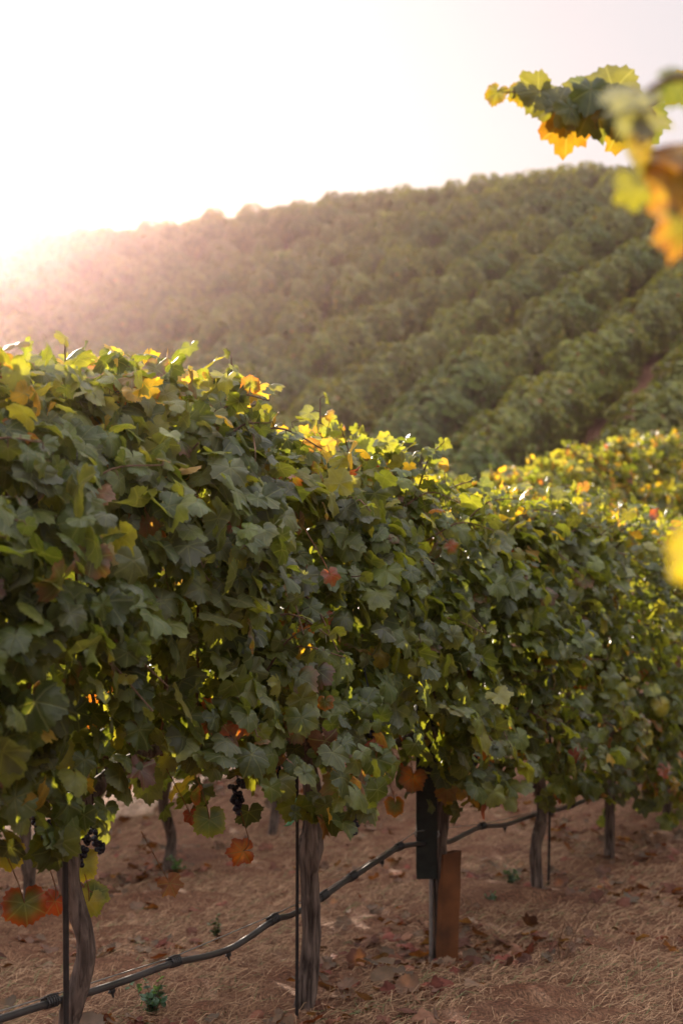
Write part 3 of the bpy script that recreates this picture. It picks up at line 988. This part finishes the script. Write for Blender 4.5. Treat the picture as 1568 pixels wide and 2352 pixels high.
def litter_and_straw():
    rng = np.random.default_rng(21)
    def spots(n, ymin=3.6, ymax=13.0):
        y = ymin + (ymax - ymin) * rng.random(n) ** 1.25
        x = rng.uniform(-1, 1, n) * (.245 * y + .35)
        return x, y
    # straw: thin bent blades lying on the soil, in tufts
    n = 100000
    x, y = spots(n)
    w = lumps(np.random.default_rng(4), 9, 1.0, (2.0, 8.0))(x, y)
    k = (w + rng.normal(0, .7, n)) > -.45
    x, y = x[k], y[k]; n = len(x)
    z = gz_near(x, y) + .006
    ang = rng.normal(.5, 1.1, n); ln = rng.uniform(.025, .13, n); lift = np.abs(rng.normal(0, .16, n)) + .03
    d = np.stack([np.cos(ang), np.sin(ang), lift], -1) * ln[:, None]
    sd = np.stack([-np.sin(ang), np.cos(ang), np.zeros(n)], -1) * rng.uniform(.0006, .0015, n)[:, None] + np.array([0, 0, .0008])
    p0 = np.stack([x, y, z], -1)
    p1 = p0 + d * .5 + np.stack([np.zeros(n), np.zeros(n), ln * .12], -1); p2 = p0 + d + np.stack([np.zeros(n), np.zeros(n), -ln * lift * .6], -1)
    V = np.stack([p0 - sd, p0 + sd, p1 + sd * .8, p1 - sd * .8, p2], 1).reshape(-1, 3)
    b = np.arange(n) * 5
    col = np.array([(.31, .178, .102), (.21, .115, .066), (.40, .255, .150), (.125, .064, .037)])[rng.integers(0, 4, n)] * rng.uniform(.75, 1.2, (n, 1))
    g = rng.random(n) < .05; col[g] = (.14, .16, .07)
    colv = np.repeat(col, 5, 0)
    mb = MB()
    mb.add(V, np.stack([b, b + 1, b + 2, b + 3], -1), colv)
    mb.loops.append(np.stack([b + 3, b + 2, b + 4], -1).ravel()); mb.counts.append(np.full(n, 3, int))
    tag(mb.build('dry_grass', M_STRAW), 'pale dry straw and grass stems lying over the soil', 'dry grass', kind='stuff')
    # fallen leaves, gathered in drifts
    n = 5600
    x, y = spots(n, 3.6, 14.0)
    w = lumps(np.random.default_rng(14), 9, 1.0, (1.5, 6.0))(x, y)
    v = -RY * x + RX * y
    under = np.exp(-((v - ROW_V) / .45) ** 2) + np.exp(-((v - ROW_V - ROW_GAP) / .5) ** 2)
    k = (w + .9 * under + rng.normal(0, .5, n)) > .75
    x, y = x[k], y[k]; n = len(x)
    pos = np.stack([x, y, gz_near(x, y) + rng.uniform(.010, .035, n)], -1)
    nrm = np.stack([rng.normal(0, .45, n), rng.normal(0, .45, n), np.where(rng.random(n) < .5, 1, -1.0)], -1)
    tip = rng.normal(0, 1, (n, 3)) * np.array([1, 1, .25])
    col = np.array([(.15, .065, .045), (.20, .085, .055), (.11, .050, .036), (.24, .125, .080), (.17, .055, .040)])[rng.integers(0, 5, n)] * rng.uniform(.7, 1.25, (n, 1))
    mb = MB(); add_leaves(mb, rng, pos, nrm, tip, rng.uniform(.018, .058, n), col, col * .8, 0)
    tag(mb.build('leaf_litter', M_LITTER), 'brown fallen vine leaves drifted on the soil under the rows', 'fallen leaves', kind='stuff')
litter_and_straw()

def weed(seed, px, py, d, size, n, label, c, spread=1.0):
    rng = np.random.default_rng(seed)
    x = (px - 784) / FPX * d; y = d; z = gz(x, y)
    lf = MB(); st = MB()
    for k in range(n):
        a = rng.uniform(0, 6.28); h = size * rng.uniform(.4, 1.0); r = size * spread * rng.uniform(.15, .7)
        p = smooth_path([(0, 0, -.02), (r * .4 * math.cos(a), r * .4 * math.sin(a), h * .6), (r * math.cos(a), r * math.sin(a), h)], 7)
        add_tube(st, p, np.linspace(.002, .0008, 7), 5)
        m = 9
        pos = p[rng.integers(1, 7, m)] + rng.normal(0, .008, (m, 3))
        col = np.tile(np.array(c), (m, 1)) * rng.uniform(.7, 1.3, (m, 1))
        add_leaves(lf, rng, pos, rng.normal(0, .5, (m, 3)) + [0, 0, 1], rng.normal(0, 1, (m, 3)), size * rng.uniform(.07, .15, m), col, col, 2)
    root = empty('weed', (x, y, z)); tag(root, label, 'weed', 'green weeds on the soil')
    st.build('stem', M_CANE, root); lf.build('foliage', M_WEED, root)
weed(1, 352, 2300, 4.9, .13, 12, 'small blue-green weed on the soil between the two near trunks', (.06, .12, .07))
weed(2, 500, 2110, 6.3, .12, 5, 'thin upright weed behind the hose between the near trunks', (.07, .10, .06), .5)
weed(3, 405, 1985, 8.4, .12, 9, 'small green tuft beyond the second row trunk', (.05, .11, .03))
weed(4, 1170, 2040, 7.6, .10, 9, 'low green weed just right of the brown carton sleeve', (.05, .09, .04))
weed(5, 1122, 2110, 7.0, .08, 8, 'small bluish weed on straw in front of the smooth straight trunk', (.05, .12, .08))

def dry_twig():
    d = 5.6
    rng = np.random.default_rng(77)
    x = (1265 - 784) / FPX * d; y = d; z = gz(x, y)
    mb = MB()
    ends = [(1388, 2050), (1235, 2300), (1340, 2180), (1300, 2290), (1258, 2195), (1345, 2330), (1215, 2235), (1296, 2120)]
    foot = at_px(1290, 2290, d)
    foot[2] = gz(foot[0], foot[1])
    for (ex, ey) in ends:
        e = at_px(ex, ey, d + rng.uniform(-.1, .1))
        e[2] = max(e[2], gz(e[0], e[1]) + .01)
        m = (foot + e) / 2 + rng.normal(0, .025, 3) + [0, 0, .02]
        p = smooth_path([foot, m, e], 12)
        add_tube(mb, p - foot, np.linspace(.0030, .0010, 12), 5)
        for k in range(5):
            i = rng.integers(4, 12); q = p[min(i, 11)]
            add_tube(mb, np.array([q, q + rng.normal(0, .02, 3) + [0, 0, .02], q + rng.normal(0, .035, 3) + [0, 0, .035]]) - foot, .0009, 4)
    o = mb.build('dry_twig', M_CANE); o.location = foot
    tag(o, 'spindly dry branching weed stem standing on the straw at lower right', 'dry weed')
dry_twig()

# ------------------------------------------------------------------ the row beside the camera: shoots reaching into the frame from the right
def side_vine(seed, bx, by, label, canes_pts, leaves, crown=True):
    rng = np.random.default_rng(seed)
    z = gz(bx, by)
    root = empty('grapevine', (bx, by, z)); tag(root, label, 'grapevine', 'grapevines beside the camera')
    B = np.array([bx, by, z])
    mb = MB(); add_trunk(mb, rng, .9, .045, .038); mb.build('trunk', M_BARK, root)
    lf = MB()
    for (pts, r) in canes_pts:
        cn = MB()
        add_tube(cn, smooth_path([np.asarray(q, float) - B for q in pts], 40), np.linspace(r, r * .4, 40), 8, rng, .04)
        cn.build('cane', M_CANE, root)
    P, Nn, T, Sz, Bc, Mg = [], [], [], [], [], []
    for (px, py, d, sz, tipang, nr, c, mg) in leaves:
        p = at_px(px, py, d) - B; a = math.radians(tipang)
        tw = np.array([math.sin(a), 0, math.cos(a)])
        P.append(p - tw * sz * .35); T.append(tw + np.array([0, nr[1] * .1, 0])); Nn.append(nr); Sz.append(sz); Bc.append(c); Mg.append(mg)
        add_tube(lf, smooth_path([p - tw * sz * .35, p - tw * sz * .45 + [.004, .012, .004], p - tw * sz * .5 + [.008, .03, .01]], 6), .0017, 5, col=(.12, .08, .03))
    add_leaves(lf, rng, np.array(P), np.array(Nn, float), np.array(T), np.array(Sz), np.array(Bc), np.array(Mg), 0)
    if crown:                                              # crown of this vine, to the right of the frame
        n = 150
        pos = np.stack([rng.uniform(.0, .55, n), rng.uniform(-.35, .45, n), rng.uniform(.75, 1.9, n)], -1)
        base, marg = leaf_colours(rng, n, PAL_MID)
        add_leaves(lf, rng, pos, np.stack([rng.normal(-.5, .5, n), rng.normal(-.2, .6, n), rng.normal(.4, .4, n)], -1), np.stack([rng.normal(0, .5, n), rng.normal(0, .5, n), -np.ones(n)], -1), rng.uniform(.05, .085, n), base, marg, 1)
    lf.build('foliage', M_LEAF, root)

YG = (.080, .084, .018); GD = (.135, .095, .017); DG = (.05, .065, .024); OR = (.17, .080, .012)
D3 = 2.9
side_vine(301, 1.35, 2.9, 'vine outside the right edge sending a leafy shoot across the sky',
    [([(1.35, 2.9, -.55), (1.28, 2.9, .3), (1.0, 2.9, .80), at_px(1568, 225, D3), at_px(1490, 243, D3), at_px(1400, 262, D3), at_px(1300, 250, D3), at_px(1200, 215, D3), at_px(1150, 212, D3)], .006)],
    [(1137, 222, D3, .030, 200, (-.3, -1, .2), YG, GD), (1178, 205, D3, .018, 330, (.2, -1, .3), YG, YG),
     (1215, 215, D3, .052, 255, (.15, -1, .35), YG, YG), (1245, 232, D3 + .03, .048, 215, (-.2, -1, .3), DG, YG), (1285, 225, D3 - .02, .058, 20, (-.1, -1, .2), YG, YG),
     (1300, 300, D3 + .02, .074, 178, (.1, -1, -.1), GD, OR), (1268, 275, D3 + .04, .050, 235, (.2, -1, .1), GD, GD),
     (1400, 180, D3, .082, -12, (-.15, -1, .2), YG, YG), (1352, 228, D3 - .03, .056, 190, (.3, -1, .3), DG, DG), (1370, 268, D3 - .02, .066, 165, (-.3, -1, .1), YG, DG),
     (1342, 205, D3 + .03, .060, -40, (.1, -1, .4), YG, YG), (1440, 235, D3 + .03, .070, 40, (.1, -1, .4), YG, YG), (1425, 290, D3, .075, 205, (.2, -1, .2), YG, GD),
     (1478, 290, D3 + .05, .070, 160, (-.4, -1, .2), YG, DG), (1555, 212, D3 + .1, .05, 240, (.2, -1, .2), DG, GD), (1320, 262, D3 - .04, .042, 140, (.4, -1, .2), DG, YG), (1262, 205, D3 + .05, .036, -25, (-.3, -1, .3), YG, YG), (1376, 225, D3 + .05, .045, 20, (.5, -1, .1), DG, YG), (1395, 300, D3 + .04, .040, 185, (.2, -1, -.2), YG, GD), (1195, 222, D3 + .02, .030, 190, (.3, -1, .2), YG, GD)])
D1 = 1.35
side_vine(302, .72, 1.35, 'vine outside the right edge with blurred golden leaves hanging closest to the camera',
    [([(.72, 1.35, -.4), (.70, 1.35, .2), (.55, 1.35, .44), at_px(1600, 172, D1), at_px(1520, 190, D1), at_px(1480, 225, D1), at_px(1462, 330, D1)], .006),
     ([(.70, 1.35, .2), (.5, 1.33, .36), at_px(1590, 330, D1), at_px(1470, 350, D1)], .0025)],
    [(1440, 240, D1, .036, 205, (-.05, -.75, 1), (.11, .12, .10), (.11, .12, .10)), (1470, 285, D1, .032, 170, (.2, -.75, .9), (.11, .12, .10), (.11, .12, .10)),  # grey blade colour paints the sky sheen on these two leaves
     (1455, 365, D1 + .02, .036, 200, (.75, -.6, .2), GD, YG), (1452, 445, D1 - .02, .024, 185, (.3, -1, .3), YG, YG),
     (1548, 350, D1, .034, 275, (.1, -.7, .8), GD, OR), (1535, 425, D1 + .03, .036, 215, (.2, -1, .2), OR, GD), (1565, 450, D1, .038, 170, (-.3, -1, .2), GD, OR), (1568, 540, D1 - .03, .034, 180, (.7, -.7, .1), YG, BRN),
     (1580, 185, D1, .030, 90, (.1, -1, .4), DG, DG)])
side_vine(303, .50, 1.02, 'low shoot at the right edge ending in one round yellow leaf close to the lens',
    [([(.50, 1.02, -.6), (.45, 1.02, -.2), (.36, 1.02, .02), (.285, 1.02, .03)], .004)],
    [(1606, 1300, 1.02, .030, 180, (-.1, -1, .15), (.16, .135, .022), (.16, .135, .022))], crown=False)

# the rest of that row, on both sides of the picture's edge: it shades the lower leaves of the near row
side_row = [near_vine(310 + k, 4.5 + 1.3 * k, .08, 'grapevine of the row beside the camera, outside the right edge', 600, level=1, group='row beside the camera', pal=PAL_MID) for k in range(2)]
for k, u in enumerate((7.1, 8.4, 9.7, -1.6, -2.9, -4.2, -5.5)):
    src = side_row[k % 2]
    x, y = uv_xy(u, .08)
    root = src.copy(); C.objects.link(root); root.location = (x, y, gz(x, y))
    for c0 in list(src.children):
        c = c0.copy(); C.objects.link(c); c.parent = root

# ------------------------------------------------------------------ haze added for the glow of sun glare
def haze():
    mb = MB()
    x0, x1, y0, y1, z0, z1 = -175, 175, -45, 195, -34, 26.5
    V = [(x0, y0, z0), (x1, y0, z0), (x1, y1, z0), (x0, y1, z0), (x0, y0, z1), (x1, y0, z1), (x1, y1, z1), (x0, y1, z1)]
    mb.add(V, [(3, 2, 1, 0), (4, 5, 6, 7), (0, 1, 5, 4), (1, 2, 6, 5), (2, 3, 7, 6), (3, 0, 4, 7)])
    m, t, out = new_mat('glare_haze')
    pv = N(t, 'ShaderNodeVolumePrincipled')
    pv.inputs['Color'].default_value = (1.0, .66, .70, 1)
    pv.inputs['Density'].default_value = .00044
    pv.inputs['Anisotropy'].default_value = .87
    t.links.new(pv.outputs[0], out.inputs['Volume'])
    o = mb.build('haze', m, smooth=False)
    tag(o, 'added pinkish haze volume standing in for lens glare towards the low sun', 'haze', kind='stuff')
haze()
